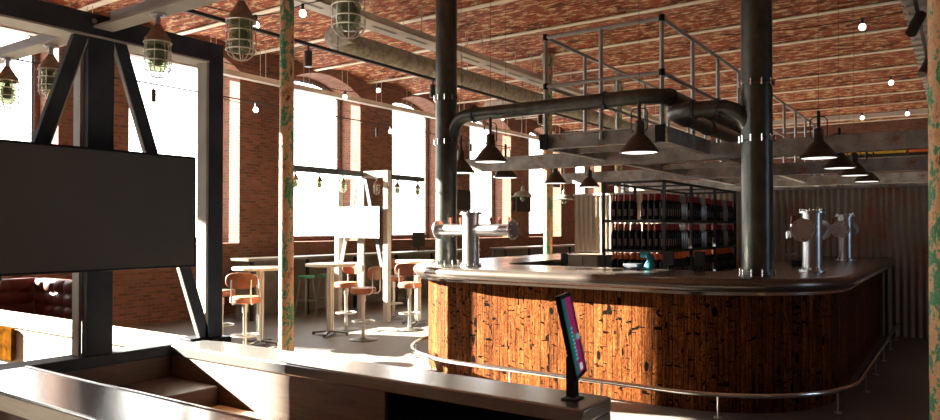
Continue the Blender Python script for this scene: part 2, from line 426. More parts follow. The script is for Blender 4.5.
# ------------------------------------------------------------------ iron columns
colY = [5.81, 9.12, 12.38, 15.88, 19.26]
wherec = ['nearest and brightest of the window-side row, beyond the booth', 'hidden mostly behind the left black pillar of the bar', 'standing just left of the gantry over the far bar end',
          'seen through the gantry posts beyond the bar', 'far end of the window-side row beyond the bar']
for i, y in enumerate(colY):
    t = thing('iron_column', 'cast iron column with flaking green paint, ' + wherec[i], 'column', (-6.66,y,0), 0, 'green iron columns')
    MB().lathe([(0,0),(.13,0),(.13,.05),(.105,.1),(.095,.16),(.088,.3),(.084,4.55),(.10,4.6),(.10,4.68),(.085,4.72),(.12,4.95),(.14,ZC),(0,ZC)], seg=28).build('shaft', M['patina'], t)
t = thing('iron_column', 'cast iron column with peeling green paint at right edge of photo', 'column', (-.088,5.74,0), 0, 'green iron columns')
MB().lathe([(0,0),(.13,0),(.13,.05),(.115,.1),(.105,.16),(.10,.3),(.088,4.55),(.10,4.6),(.10,4.68),(.085,4.72),(.12,4.95),(.14,ZC),(0,ZC)], seg=28).build('shaft', M['patina'], t)

# ------------------------------------------------------------------ bar counter
XL, XR, YF, R0, YE = -5.62, -1.0, 6.45, 1.2, 12.55
def barpath(o, n=18):
    """points (x, y, nx, ny) of the bar outline offset outwards by o"""
    r = R0 + o; cx1, cx2, cy = XL+R0, XR-R0, YF+R0; pts = []
    pts.append((XL-o, YE, -1, 0)); 
    for k in range(1, 5): pts.append((XL-o, YE + (cy-YE)*k/5, -1, 0))
    for i in range(n+1):
        a = math.radians(180 + 90*i/n); pts.append((cx1 + r*math.cos(a), cy + r*math.sin(a), math.cos(a), math.sin(a)))
    for k in range(1, 5): pts.append((cx1 + (cx2-cx1)*k/5, YF-o, 0, -1))
    for i in range(n+1):
        a = math.radians(270 + 90*i/n); pts.append((cx2 + r*math.cos(a), cy + r*math.sin(a), math.cos(a), math.sin(a)))
    for k in range(1, 6): pts.append((XR+o, cy + (YE-cy)*k/5, 1, 0))
    return pts
def sweep_bar(sec, uv=False):
    base = barpath(0); mb = MB(); n = len(sec); L_ = 0; uvs = []
    vs = []; prev = None
    cx1, cx2, cy = XL+R0, XR-R0, YF+R0
    for (x, y, nx, ny) in base:
        if prev: L_ += math.hypot(x-prev[0], y-prev[1])
        prev = (x, y)
        for o, z in sec:
            vs.append((x+nx*o, y+ny*o, z)); uvs.append((L_, z))
    fs = []
    m = len(base)
    for i in range(m-1):
        for k in range(n):
            q = (k+1) % n
            fs.append((i*n+k, i*n+q, (i+1)*n+q, (i+1)*n+k))
    fs += [tuple(range(n)), tuple((m-1)*n+k for k in range(n-1,-1,-1))]
    mb.add(vs, fs)
    if uv: mb.uv = uvs
    return mb
bar = thing('bar_counter', 'large U-shaped bar clad in knotty reclaimed pine with rounded metal counter', 'bar', (0,0,0))
ZB = 1.20
nose = [(-.98,ZB),(-.98,ZB-.05),(.10,ZB-.05),(.10,ZB-.125)] + [(.17+.05*math.sin(math.radians(a)), ZB-.065-.06*math.cos(math.radians(a))) for a in range(0,181,18)]
nose = [(-.98,ZB),(-.98,ZB-.05),(.05,ZB-.05),(.05,ZB-.12)] + [(.122+.062*math.sin(math.radians(a)), ZB-.062-.062*math.cos(math.radians(a))) for a in range(0,181,15)]
sweep_bar(nose).build('countertop', M['counter'], bar, ang=40)
sweep_bar([(.10,ZB-.15),(.12,ZB-.15),(.12,ZB-.122),(.10,ZB-.122)]).build('trim_strip', M['chrome'], bar)
sweep_bar([(0,.0),(0,ZB-.12),(-.04,ZB-.12),(-.04,0)], True).build('plank_front', M['planks'], bar)
sweep_bar([(-.72,.0),(-.72,ZB-.05),(-.76,ZB-.05),(-.76,0)]).build('inner_panel', M['inner'], bar)
pts = [(x, y, .20) for x, y, a, b in barpath(.20)]
MB().tube(pts, .024, 12).build('foot_rail', M['chrome'], bar)
bp = barpath(0)
acc = 0; last = None; nextd = .4
segs = []
for i, (x, y, nx, ny) in enumerate(bp):
    if last:
        d = math.hypot(x-last[0], y-last[1])
        while acc + d > nextd:
            f = (nextd-acc)/d; nx_ = last[2]*(1-f)+nx*f; ny_ = last[3]*(1-f)+ny*f; q = math.hypot(nx_, ny_)
            segs.append((last[0]+(x-last[0])*f, last[1]+(y-last[1])*f, nx_/q, ny_/q)); nextd += 1.0
        acc += d
    last = (x, y, nx, ny)
for x, y, nx, ny in segs:
    mb = MB(); cx, cy = x+nx*.20, y+ny*.20
    mb.cyl((cx,cy,.0), (cx,cy,.19), .008, 8); mb.cyl((cx,cy,0), (cx,cy,.01), .035, 14)
    mb.build('foot_rail_post', M['pole'], bar)

# black pillars standing on the counter
def flange(mb, z, r, n=10):
    mb.cyl((0,0,z-.012), (0,0,z+.012), r+.018, 28)
def bolts(parent, pos, r, h, axis='z'):
    """one bolt mesh, copied to each place"""
    first = None
    for p in pos:
        if first is None:
            first = MB().cyl((0,0,0), (0,0,h) if axis == 'z' else (h,0,0), r, 6).build('bolt', M['chrome'], parent); o = first
        else: o = first.copy(); C.objects.link(o)
        o.location = p
def pillar_obj(x, y, label, rings, r=.142):
    t = thing('black_pillar', label, 'pillar', (x,y,ZB), 0, 'black steel pillars on the bar')
    MB().cyl((0,0,0), (0,0,ZC-ZB), r, 36).build('shaft', M['pillar'], t)
    for z in rings:
        mb = MB(); flange(mb, z, r); fl = mb.build('flange_ring', M['pillar'], t)
        bolts(fl, [((r+.016)*math.cos(2*PI*(k+.3)/10), (r+.016)*math.sin(2*PI*(k+.3)/10), z-.03) for k in range(10)], .009, .065)
    return t
pillar_obj(-5.22, 7.08, 'black bolted steel pillar on the left corner of the bar', (.015, 1.49, 2.03), .132)
pillar_obj(-1.61, 7.2, 'black bolted steel pillar on the right front corner of the bar', (.015, 1.29, 1.82))

# pipes
def pipe(name_label, pts, r, clamps, grp):
    t = thing('overhead_pipe', name_label, 'pipe', (0,0,0), 0, grp)
    MB().tube(pts, r, 20).build('pipe_run', M['pillar'], t)
    for p, ax in clamps:
        mb = MB(); p = Vector(p); a = Vector(ax).normalized()
        mb.cyl(p-a*.012, p+a*.012, r+.014, 20)
        u = a.orthogonal().normalized(); w = a.cross(u)
        for k in range(6):
            q = p + (u*math.cos(k*PI/3) + w*math.sin(k*PI/3))*(r+.008); mb.cyl(q-a*.03, q+a*.03, .007, 6)
        mb.build('flange_clamp', M['dark_steel'], t)
    return t
def elbow(c, r, a0, a1, z, n=10): return [(x, y, z) for x, y in arc(c[0], c[1], r, a0, a1, n)]
z1 = 3.00
p1 = [(-5.14, 7.08, 2.74), (-5.125,7.08,2.81),(-5.09,7.08,2.89),(-5.03,7.08,2.955),(-4.95,7.08,2.99),(-4.84,7.08,z1)] + [(-4.5+.4*k,7.08,z1) for k in range(5)] + elbow((-2.76,7.36), .28, 270, 360, z1) + [(-2.48,8.0+i,z1) for i in range(0,5)]
pipe('long black pipe from left pillar running right, then turning back above the gantry side', p1, .08, [((-4.80,7.08,z1),(1,0,0)), ((-3.12,7.08,z1),(1,0,0)), ((-2.50,7.28,z1),(.1,1,0)), ((-2.48,8.6,z1),(0,1,0)), ((-2.48,9.9,z1),(0,1,0))], 'black pipes over the bar')
z2 = 2.80
p2 = [(-1.66,7.2,2.52),(-1.68,7.17,2.62),(-1.72,7.13,2.70),(-1.79,7.09,2.765),(-1.88,7.05,z2),(-1.98,7.03,z2)] + [(x, y, z2) for x, y in arc(-2.18,7.23,.22,270,180,10)] + [(-2.40,7.8+k,z2) for k in range(5)]
pipe('short black pipe curling off the right pillar, below the longer pipe', p2, .08, [((-1.93,7.04,z2),(1,.1,0)), ((-2.16,7.01,z2),(1,0,0)), ((-2.40,7.5,z2),(0,1,0)), ((-2.40,8.3,z2),(0,1,0))], 'black pipes over the bar')

# ------------------------------------------------------------------ steel beams across the room
GY = [9.12, 12.5, 15.88, 19.26]
gl = ['nearest of the steel beams crossing above the bar', 'second steel beam crossing above the far end of the bar', 'third steel beam crossing beyond the corrugated wall', 'farthest steel beam crossing beyond the corrugated wall']
Iprof = [(-.05,0),(.05,0),(.05,.014),(-.036,.014),(-.036,.186),(.05,.186),(.05,.2),(-.05,.2)]
for y, lb in zip(GY, gl):
    t = thing('steel_beam', lb + ', grey channel with rust spots', 'beam', (0,y,2.5), 0, 'cross beams')
    MB().ext([(-a,b) for a,b in Iprof], (-6.50,0,0), (3.0 if y > 9.5 else 3.0,0,0)).build('channel', M['gbeam'], t)
    MB().box(-6.56,-6.50,-.09,.09,-.06,.26).build('end_plate', M['dark_steel'], t)
# gantry
GX0, GX1, GYF = -4.02, -2.62, 7.42
g = thing('gantry', 'rectangular steel gantry with tubular guard rails hanging over the bar', 'gantry', (0,0,0))
def chan(p0, p1, name='frame_beam'):
    return MB().ext([(-.045,0),(.045,0),(.045,.012),(-.03,.012),(-.03,.158),(.045,.158),(.045,.17),(-.045,.17)], p0, p1).build(name, M['gbeam'], g)
ZG = 2.56
chan((GX0-.0,GYF,ZG), (GX1,GYF,ZG))
YG2 = 18.9
for y0, y1 in ((GYF+.06, 9.06), (9.18, 12.44), (12.56, 15.82), (15.94, YG2)):
    chan((GX0,y0,ZG), (GX0,y1,ZG)); chan((GX1,y1,ZG), (GX1,y0,ZG))
for x in (GX0, GX1):
    MB().box(x-.055,x+.055,GYF-.062,GYF-.05,ZG-.005,ZG+.175).box(x-.01,x+.01,GYF-.05,GYF+.06,ZG,ZG+.17).build('corner_plate', M['black'], g)
for y in (8.2, 10.2, 11.3, 13.6, 14.8):
    MB().bar((GX0+.05,y,ZG+.06), (GX1-.05,y,ZG+.06), .05, .08).build('cross_bearer', M['gbeam'], g)
ZR, ZM, ZGT = 3.88, 3.30, ZG+.17
npost = 11
for k in range(npost):
    y = GYF + 1.065*k
    for x in (GX0, GX1):
        MB().cyl((x,y,ZGT-.1), (x,y,ZR), .024, 10).build('rail_post', M['galv'], g)
MB().cyl(((GX0+GX1)/2,GYF,ZGT-.1), ((GX0+GX1)/2,GYF,ZR), .024, 10).build('rail_post', M['galv'], g)
ye = GYF + 1.065*(npost-1)
for z in (ZR, ZM):
    for x in (GX0, GX1):
        MB().cyl((x,GYF,z), (x,ye,z), .024, 10).build('guard_rail', M['galv'], g)
    MB().cyl((GX0,GYF,z), (GX1,GYF,z), .024, 10).build('guard_rail', M['galv'], g)
    MB().cyl((GX0,ye,z), (GX1,ye,z), .024, 10).build('guard_rail', M['galv'], g)
    for x in (GX0, GX1): MB().cyl((x,GYF,z-.035), (x,GYF,z+.035), .033, 12).build('rail_fitting', M['black'], g)

# ------------------------------------------------------------------ services under the ceiling
def tray(name, label, x0, x1, y0, y1, z, h, mat, along='y', slots=True, hang=1.7, lip=.012):
    t = thing(name, label, 'cable tray')
    if along == 'y':
        MB().box(x0,x1,y0,y1,z,z+.008).box(x0,x0+lip,y0,y1,z,z+h).box(x1-lip,x1,y0,y1,z,z+h).build('tray_channel', mat, t)
    else:
        MB().box(y0,y1,x0,x1,z,z+.008).box(y0,y1,x0,x0+lip,z,z+h).box(y0,y1,x1-lip,x1,z,z+h).build('tray_channel', mat, t)
    if slots:
        mb = MB(); k = y0+.2
        while k < y1-.6:
            mb.box(x0+(x1-x0)*.42, x0+(x1-x0)*.58, k, k+.5, z-.004, z+.002); k += .75
        mb.build('slots', M['tray_dark'], t)
    k = y0 + .5
    while k < y1:
        for xx in (x0+lip, x1-lip):
            p = (xx, k) if along == 'y' else (k, xx)
            MB().cyl((p[0],p[1],z+h*.5), (p[0],p[1],ZC+.03), .007, 5).build('hanger_rod', M['tray'], t)
        k += hang
    return t
tray('cable_tray', 'wide pale cable tray with slots hung above the window-side tables', -7.18, -6.80, 3.0, 24, 4.56, .09, M['tray'])
tray('cable_tray', 'narrow pale cable tray running just in front of the arched window heads', -11.08, -10.9, 3.0, 25, 4.42, .09, M['tray'], slots=False, hang=1.1)
tray('cable_tray', 'pale cable tray crossing the far end of the room', 22.2, 22.5, -6, 4, 4.66, .12, M['tray'], along='x', slots=False, hang=1.3)
# stepped ladder tray at right
t = thing('ladder_tray', 'grey ladder tray near the right edge, just left of the peeling column', 'cable tray')
MB().box(-.58,-.555,4.0,21,4.46,4.56).box(-.16,-.135,4.0,21,4.46,4.56).box(-.555,-.16,4.0,21,4.53,4.54).build('side_rails', M['tray'], t)
for k in range(44):
    y = 4.2 + k*.38; MB().box(-.60,-.10,y,y+.16,4.43,4.46).build('rung', M['tray'], t)
for k in range(6): MB().cyl((-.35,5+3*k,4.5), (-.35,5+3*k,ZC+.03), .008, 6).build('hanger_rod', M['tray'], t)
# duct with elbow
t = thing('ventilation_duct', 'thick cloth-wrapped round duct running beside the wide cable tray', 'duct')
dp = [(x, y, 4.30) for x, y in arc(-6.97, 7.35, .30, 270, 180, 8)] + [(-7.27, 7.5+i*.9, 4.3) for i in range(0,20)]
dp = [(-6.8,7.05,4.31)] + dp
MB().tube(dp, .155, 20).build('duct_body', M['duct'], t)
for k in range(30):
    y = 8.2 + k*.55; MB().lathe([(.152,-.008),(.162,-.006),(.162,.006),(.152,.008)], (-7.27,y,4.3), 20, 'y').build('duct_band', M['duct'], t)
for k in range(6):
    y = 8 + k*2.5; MB().cyl((-7.27,y,4.45), (-7.27,y,ZC+.03), .008, 6).build('hanger_rod', M['tray'], t)
t = thing('air_conditioner', 'pale boxy air conditioning unit hung under the brick ceiling near windows', 'air conditioner', (-8.8,14.75,4.36))
MB().box(-.75,.75,-.25,.45,0,.36).build('casing', M['ac'], t, bevel=.04)
MB().box(-.22,-.2,-.256,-.25,.02,.34).box(.2,.22,-.256,-.25,.02,.34).build('panel_seams', M['tray_dark'], t)
for x in (-.6,.6): MB().cyl((x,.1,.34), (x,.1,ZC+.02-4.36), .01, 6).build('hanger_rod', M['tray'], t)

# lighting track with spot heads
def spot(parent, x, y, z, mat=M['lamp']):
    h = MB().cyl((x,y,z), (x,y,z-.09), .012, 8).cyl((x,y,z-.07), (x+.0,y,z-.27), .05, 16).build('spot_head', mat, parent)
    return h
t = thing('light_track', 'dark lighting track with cylindrical spots running below the wide cable tray', 'track light')
MB().box(-6.92,-6.88,3.2,20,3.98,4.02).build('track_rail', M['cable'], t)
for y in (6.37, 9.0, 12.5, 15.9): spot(t, -6.9, y, 3.98)
for k in range(6): MB().cyl((-6.9,4+2.9*k,4.02), (-6.9,4+2.9*k,4.60), .005, 5).build('hanger_rod', M['cable'], t)
t = thing('light_track', 'lighting rail with tilted cylindrical spots under the ladder tray at right', 'track light')
MB().box(-.45,-.41,4.2,20,4.31,4.35).build('track_rail', M['lamp'], t)
for k in range(5): MB().cyl((-.43,4.6+3.2*k,4.34), (-.43,4.6+3.2*k,4.43), .008, 6).build('track_clip', M['lamp'], t)
for y in (7.6, 10.5, 13.4):
    MB().cyl((-.43,y,4.33), (-.43,y,4.24), .012, 8).cyl((-.40,y+.08,4.32), (-.50,y-.10,4.06), .065, 16).build('spot_head', M['lamp'], t)

# pendant wire above the tables with tiny spots
t = thing('tension_cable', 'thin black tension cable crossing in front of the window piers', 'cable')
MB().cyl((-9.6,3.0,3.72), (-9.6,22,3.72), .012, 6).build('cable_run', M['cable'], t)
for y in (5.9, 10.7, 14.0): MB().cyl((-9.6,y,3.71), (-9.6,y,3.60), .01, 6).cyl((-9.6,y,3.64), (-9.6,y,3.46), .035, 12).build('spot_head', M['lamp'], t)

# festoon strings
def festoon(label, pts, bulbs, sag=.12):
    t = thing('string_lights', label, 'string lights', (0,0,0), 0, 'festoon strings of round bulbs')
    full = []
    for a, b in zip(pts, pts[1:]):
        a = Vector(a); b = Vector(b)
        for i in range(10):
            f = i/10; p = a.lerp(b, f); p.z -= sag*4*f*(1-f); full.append(p)
    full.append(Vector(pts[-1]))
    MB().tube(full, .007, 5).build('cord', M['cable'], t)
    for seg, f in bulbs:
        a = Vector(pts[seg]); b = Vector(pts[seg+1]); p = a.lerp(b, f); p.z -= sag*4*f*(1-f)
        bb = MB().sph((p.x,p.y,p.z-.115), .045, 12, 8, 1.1).build('bulb', M['bulb_glow'], t)
        MB().cyl((p.x,p.y,p.z+.01), (p.x,p.y,p.z-.07), .02, 10).build('bulb_socket', M['socket'], bb)
    return t
festoon('string of round bulbs beside the nearest green column, high up', [(-7.3,4.6,4.25),(-7.0,5.62,4.2),(-6.85,6.23,4.47),(-6.3,7.2,4.95)], [(1,0),(2,0)], .03)
festoon('string of round bulbs along the tops of the windows', [(-10.2,6.4,4.5),(-10.2,10.4,4.39),(-10.2,11.4,4.68),(-10.2,16.4,4.71),(-10.2,19,4.6)], [(1,0),(2,0),(3,0)], .05)
festoon('short string of one bulb on the brick pier left of the green column', [(-10.2,7.5,3.82),(-10.2,8.2,3.83),(-10.2,8.8,3.95)], [(1,0)], .03)
festoon('short string of one bulb on the brick pier between the two nearest clear windows', [(-10.2,10.9,3.82),(-10.2,11.8,3.85),(-10.2,12.3,3.95)], [(1,0)], .03)
festoon('nearest string of round bulbs across the right ceiling', [(-3.0,11.3,4.62),(-1.12,11.3,4.56),(.8,11.3,4.7)], [(1,0)], .03)
festoon('middle string of round bulbs across the right ceiling', [(-4.6,15.95,4.6),(-1.10,15.95,4.56),(2,15.95,4.6)], [(1,0)], .03)
festoon('farthest string of round bulbs across the right ceiling, two bulbs lit', [(-4,19.6,4.5),(-1.96,19.6,4.42),(-1.02,19.5,4.42),(2,19.5,4.5)], [(1,0),(2,0)], .03)

# ------------------------------------------------------------------ pendant lamps
def make_pendant(label):
    t = thing('pendant_lamp', label, 'pendant lamp')
    MB().lathe([(.19,0),(.195,.01),(.19,.03),(.165,.055),(.11,.13),(.075,.17),(.055,.185),(.05,.21),(.05,.31),(.035,.33),(0,.33)], seg=32).lathe([(.186,.004),(.16,.045),(.10,.12)], seg=32).build('lamp_shade', M['lamp'], t)
    MB().lathe([(0,.006),(.178,.006),(.178,.012),(0,.012)], seg=32).build('lamp_diffuser', M['diffuser'], t)
    mb = MB()
    for s in (-1,1): mb.tube([(s*.062,0,.22),(s*.085,0,.25),(s*.085,0,.42),(s*.06,0,.45),(0,0,.46)], .007, 6)
    mb.build('bracket', M['lamp'], t)
    MB().cyl((0,0,.32), (0,0,.52), .018, 10).cyl((0,0,.52), (0,0,ZC+.03-2.40), .0022, 5).build('suspension_wire', M['cable'], t)
    return t
pl = [(-4.49,6.95,'pendant lamp with bronze cone shade, over the bar front beside left pillar'),
      (-2.69,6.95,'pendant lamp with bronze cone shade, over the bar front middle'),
      (-5.72,8.1,'pendant lamp with bronze cone shade, partly hidden behind left black pillar'),
      (-5.72,9.28,'pendant lamp with bronze cone shade, over left bar arm, behind the taller tap tower'),
      (-5.72,10.9,'pendant lamp with bronze cone shade, over left bar arm, third from the front'),
      (-5.72,12.25,'pendant lamp with bronze cone shade, over left bar arm, farthest back'),
      (-1.28,8.6,'pendant lamp with bronze cone shade, nearest and largest of the right row'),
      (-1.28,10.2,'pendant lamp with bronze cone shade, second of the right row'),
      (-1.28,11.75,'pendant lamp with bronze cone shade, third of the right row'),
      (-1.28,13.4,'pendant lamp with bronze cone shade, farthest of the right row')]
p0 = make_pendant(pl[0][2]); p0['group'] = 'bronze pendants around the bar'; p0.location = (pl[0][0], pl[0][1], 2.40); register(p0)
for x, y, lb in pl[1:]: dup(p0, (x,y,2.40), 0, lb)
def make_enamel(label):
    t = thing('enamel_lamp', label, 'pendant lamp')
    MB().lathe([(.24,0),(.245,.01),(.20,.03),(.17,.08),(.10,.115),(.05,.125),(.04,.13),(.04,.19),(.02,.24),(0,.24)], seg=28).build('lamp_shade', M['enamel'], t)
    MB().sph((0,0,-.03), .06, 12, 8, 1.3).build('bulb', M['lantern_core'], t)
    MB().cyl((0,0,.22), (0,0,ZC+.03-2.33), .006, 5).build('suspension_wire', M['cable'], t)
    return t
e0 = make_enamel('small pale enamel lamp with shallow shade hanging in front of the wall television'); e0.location = (-8.0,13.7,2.33); e0['group'] = 'pale enamel lamps near windows'; register(e0)
dup(e0, (-8.0,15.7,2.33), 0, 'small pale enamel lamp with shallow shade just left of the corrugated wall')

# ------------------------------------------------------------------ beer towers
def tower(label, loc, rotz, a0, a1, handles, hand_side=1):
    """arm along local x from a0 to a1"""
    t = thing('beer_tower', label, 'beer tap', loc, rotz, 'steel beer towers')
    MB().cyl((0,0,0), (0,0,.62), .095, 32).build('column', M['brushed'], t)
    for z in (.008, .60):
        mb = MB().cyl((0,0,z-.008), (0,0,z+.01), .125, 32)
        f = mb.build('flange_ring', M['brushed'], t)
        bolts(f, [(.108*math.cos(2*PI*k/10), .108*math.sin(2*PI*k/10), z) for k in range(10)], .009, .035)
    MB().cyl((a0,0,.42), (a1,0,.42), .066, 28).build('arm', M['brushed'], t)
    for s, a in ((-1,a0), (1,a1)):
        d = MB().lathe([(0,-.014),(.108,-.014),(.112,-.008),(.112,.008),(.108,.014),(0,.014)], (a,0,.42), 32, 'x').build('end_disc', M['brushed'], t)
        bolts(d, [(a + (.012 if s > 0 else -.026), .09*math.cos(2*PI*k/8), .42+.09*math.sin(2*PI*k/8)) for k in range(8)], .010, .014, 'x')
    for x in handles:
        y0 = .06*hand_side
        tp = MB().tube([(x,y0,.42),(x,y0+.07*hand_side,.43),(x,y0+.10*hand_side,.40),(x,y0+.10*hand_side,.34)], .012, 8).cyl((x,y0+.06*hand_side,.43),(x,y0+.06*hand_side,.50),.010,8).build('tap', M['chrome'], t)
        MB().cyl((x,y0+.06*hand_side,.48), (x,y0+.05*hand_side,.56), .012, 10, .018).build('tap_handle', M['handle_wood'], tp)
    return t
tower('T-shaped steel beer tower on left of bar, arm spread left and right', (-4.62,6.74,ZB), 0, -.46, .56, (-.36,-.22,.2,.32,.44), 1)
tower('steel beer tower with bolted round discs right of the right pillar, nearer of two', (-1.25,7.95,ZB), PI/2, -.5, .5, (-.4,-.32,-.24,.24,.32,.4), 1)
tower('steel beer tower with bolted round discs on right bar arm, farther of two', (-1.30,10.9,ZB), PI/2, -.5, .5, (-.4,-.3,.3,.4), 1)
# drip mat and cables near towers
tag(MB().tube([(-1.45,8.1,ZB+.01),(-1.52,8.0,ZB+.10),(-1.5,7.9,ZB+.16),(-1.38,7.88,ZB+.18)], .006, 6).build('hose', M['cap_steel']), 'thin pale hose looping at foot of the nearer right beer tower', 'hose')
tag(MB().box(-1.62,-1.45,8.9,9.05,ZB,ZB+.07).build('bar_caddy', M['black'], bevel=.006), 'small black caddy on the bar between the two right beer towers', 'caddy')

# ------------------------------------------------------------------ corrugated wall
t = thing('corrugated_partition', 'tall corrugated iron partition closing the far end of the bar', 'partition', (0,12.6,0))
def corrsheet(x0, x1, z0, z1, amp=.014, per=.098):
    mb = MB(); n = int((x1-x0)/per*8); vs = []
    for i in range(n+1):
        x = x0 + (x1-x0)*i/n; y = amp*math.sin(2*PI*(x-x0)/per)
        vs += [(x,y,z0),(x,y,z1),(x,y+.004,z0),(x,y+.004,z1)]
    fs = []
    for i in range(n):
        a = 4*i; b = a+4; fs += [(a,b,b+1,a+1),(a+2,a+3,b+3,b+2),(a+1,b+1,b+3,a+3),(a,a+2,b+2,b)]
    return mb.add(vs, fs)
xs = [-6.2,-5.1,-4.0,-2.9,-1.95,-1.0,-.34]
for a, b in zip(xs, xs[1:]):
    corrsheet(a, b, 1.86, 2.26).build('corrugated_sheet', M['corr'], t)
    corrsheet(a, b, 0.0, 1.88).build('corrugated_sheet', M['corr'], t).location = (0,.012,0)
MB().box(-6.2,-.34,.05,.09,0,2.24).build('backing_panel', M['inner'], t)
MB().box(-6.22,-.32,-.03,.10,2.26,2.30).build('top_rail', M['gbeam'], t)

# ------------------------------------------------------------------ wine rack with bottles
RX0, RX1, RY0, RY1 = -3.92, -3.10, 8.85, 12.3
t = thing('wine_rack', 'open black steel rack full of dark wine bottles inside the bar', 'shelf rack', (0,0,0))
for x in (RX0, RX1):
    for y in (RY0, 9.95, 11.1, RY1):
        MB().box(x-.018,x+.018,y-.018,y+.018,0,2.25).build('upright', M['rack'], t)
shz = [.98, 1.36, 1.75]
for z in shz: MB().box(RX0-.018,RX1+.018,RY0-.018,RY1+.018,z-.035,z).build('shelf', M['rack'], t)
MB().box(RX0-.018,RX1+.018,RY0-.018,RY0+.018,2.22,2.25).box(RX0-.018,RX1+.018,RY1-.018,RY1+.018,2.22,2.25).box(RX0-.018,RX0+.018,RY0,RY1,2.22,2.25).box(RX1-.018,RX1+.018,RY0,RY1,2.22,2.25).build('top_frame', M['rack'], t)
for y in (9.95, 11.1): MB().box(RX0,RX1,y-.012,y+.012,2.225,2.25).build('top_bar', M['rack'], t)
def make_bottle(capmat, label, lab=True, mat=None):
    t = thing('wine_bottle', label, 'wine bottle')
    MB().lathe([(0,0),(.040,0),(.042,.006),(.042,.20),(.038,.222),(.018,.245),(.015,.26),(.015,.26)], seg=12).build('bottle_body', mat or M['bottle'], t)
    MB().lathe([(.0152,.245),(.017,.25),(.016,.325),(.0175,.328),(.0175,.335),(0,.336)], seg=10).build('capsule', capmat, t)
    if lab:
        ar = [math.radians(a) for a in range(-95,-45,12)]; vs = [(.0425*math.cos(a),.0425*math.sin(a),z) for z in (.05,.14) for a in ar]; n = len(ar)
        lb_ = MB().add(vs, [(i,i+1,n+i+1,n+i) for i in range(n-1)]).build('bottle_label', M['label'], t)
    return t
b_red = None; b_or = None; b_cl = None
levels = [(1.75,'top shelf'), (1.36,'middle shelf'), (.98,'lower shelf')]
def put(kind, x, y, z, label, grp):
    global b_red, b_or, b_cl
    src = {'r': b_red, 'o': b_or, 'c': b_cl}[kind]
    if src is None:
        src = make_bottle({'r': M['foil'], 'o': M['foil_orange'], 'c': M['clear']}[kind], label, kind != 'c', M['clear'] if kind == 'c' else None)
        src['group'] = grp; src.location = (x,y,z); register(src)
        if kind == 'r': b_red = src
        elif kind == 'o': b_or = src
        else: b_cl = src
        return src
    return dup(src, (x,y,z), random.uniform(0,.2), label, grp)
for z, nm in levels:
    kind = 'r' if z > 1.2 else 'o'
    col = 'red' if kind == 'r' else 'orange'
    # front face rows (camera side)
    for r in range(2 if z > 1.2 else 2):
        for c in range(9):
            x = RX0 + .11 + c*.083
            if z > 1.7 and c == 4: continue
            put(kind, x, RY0+.07+r*.085, z, 'dark wine bottle with %s capsule at the front end of the rack, %s' % (col, nm), '%s front bottles' % nm)
    for bi, (y0, y1) in enumerate(((9.12, 9.9), (10.02, 11.05), (11.18, 12.25))):
        y = y0; k = 0
        while y < y1:
            clear = z > 1.2 and (k % 10) in (6,7,8)
            for r in range(2):
                x = RX1 - .05 - r*.09
                if clear and r == 0:
                    put('c', x, y, z, 'clear glass bottle among dark ones, %s, %s bay of the rack' % (nm, ('near','middle','far')[bi]), 'clear bottles, %s, bay %s' % (nm, ('near','middle','far')[bi]))
                elif not clear:
                    put(kind, x, y, z, 'dark wine bottle with %s capsule, right side of the rack, %s, %s bay' % (col, nm, ('near','middle','far')[bi]), '%s side bottles, %s bay' % (nm, ('near','middle','far')[bi]))
            y += .088; k += 1

# inside the bar: cabinet and cloth
t = thing('back_bar_cabinet', 'beige steel cabinet inside the bar, left of the wine rack', 'cabinet', (-4.30,9.2,0))
MB().box(-.27,.28,-.3,.35,.0,1.27).build('body', M['cabinet'], t, bevel=.01)
MB().box(-.16,.05,-.32,-.302,.1,1.26).build('door', M['cabinet'], t)
MB().box(.07,.27,-.32,-.302,.1,1.26).build('door', M['cabinet'], t)
MB().box(-.27,-.18,-.33,-.302,.1,1.29).build('dark_side', M['black'], t)
mb = MB().tube([(0,0,0),(.03,0,.10),(.0,0,.16),(-.07,0,.15)], [.05,.035,.035,.03], 10)
o = mb.build('bar_cloth', M['teal']); o.location = (-2.74,7.30,ZB); tag(o, 'crumpled teal cloth on the bar in front of the wine rack', 'cloth')
tag(MB().box(-2.98,-2.82,7.22,7.36,ZB,ZB+.06).build('napkin_holder', M['dark_steel'], bevel=.005), 'small dark napkin box beside the teal cloth on the bar', 'box')
for i, (x, y) in enumerate(((-2.52,7.33), (-2.20,7.33))):
    o = thing('till_block', ['black till monitor on the bar edge next to the teal cloth', 'black till monitor on the bar edge nearest the right pillar'][i], 'monitor', (x,y,ZB))
    MB().box(-.05,.05,-.04,.04,0,.012).cyl((0,0,.01),(0,0,.07),.012,8).build('stand', M['black'], o)
    MB().box(-.055,.055,-.012,.012,.05,.20).build('screen', M['black'], o, bevel=.004)

# crates in the gap at the far right
for i, (x0, x1, z, m, lb) in enumerate(((-2.2,-1.62,3.28,'yellow','yellow crate on the high rack beyond the beams, leftmost'), (-1.58,-.98,3.28,'yellow','yellow crate on the high rack, beside the orange crates'),
        (-.92,.0,3.28,'orange','long orange crate on the high rack beyond the beams'), (.05,.9,3.28,'orange','orange crate on the high rack close to the peeling column'))):
    c = MB().box(x0,x1,18.2,18.8,z,z+.34).build('crate_shell', M[m]); e = thing('storage_crate', lb, 'crate', (0,0,0)); c.parent = e
    MB().box(x0,x1,18.18,18.199,z+.28,z+.34).box(x0,x1,18.18,18.199,z,z+.05).build('crate_rim', M[m], e)
t = thing('high_rack', 'tall storage rack holding coloured crates beyond the corrugated partition', 'rack')
for x in (-2.3,-.0-.03,1.0):
    for y in (18.15,18.85): MB().box(x-.03,x+.03,y-.03,y+.03,0,3.7).build('upright', M['rack'], t)
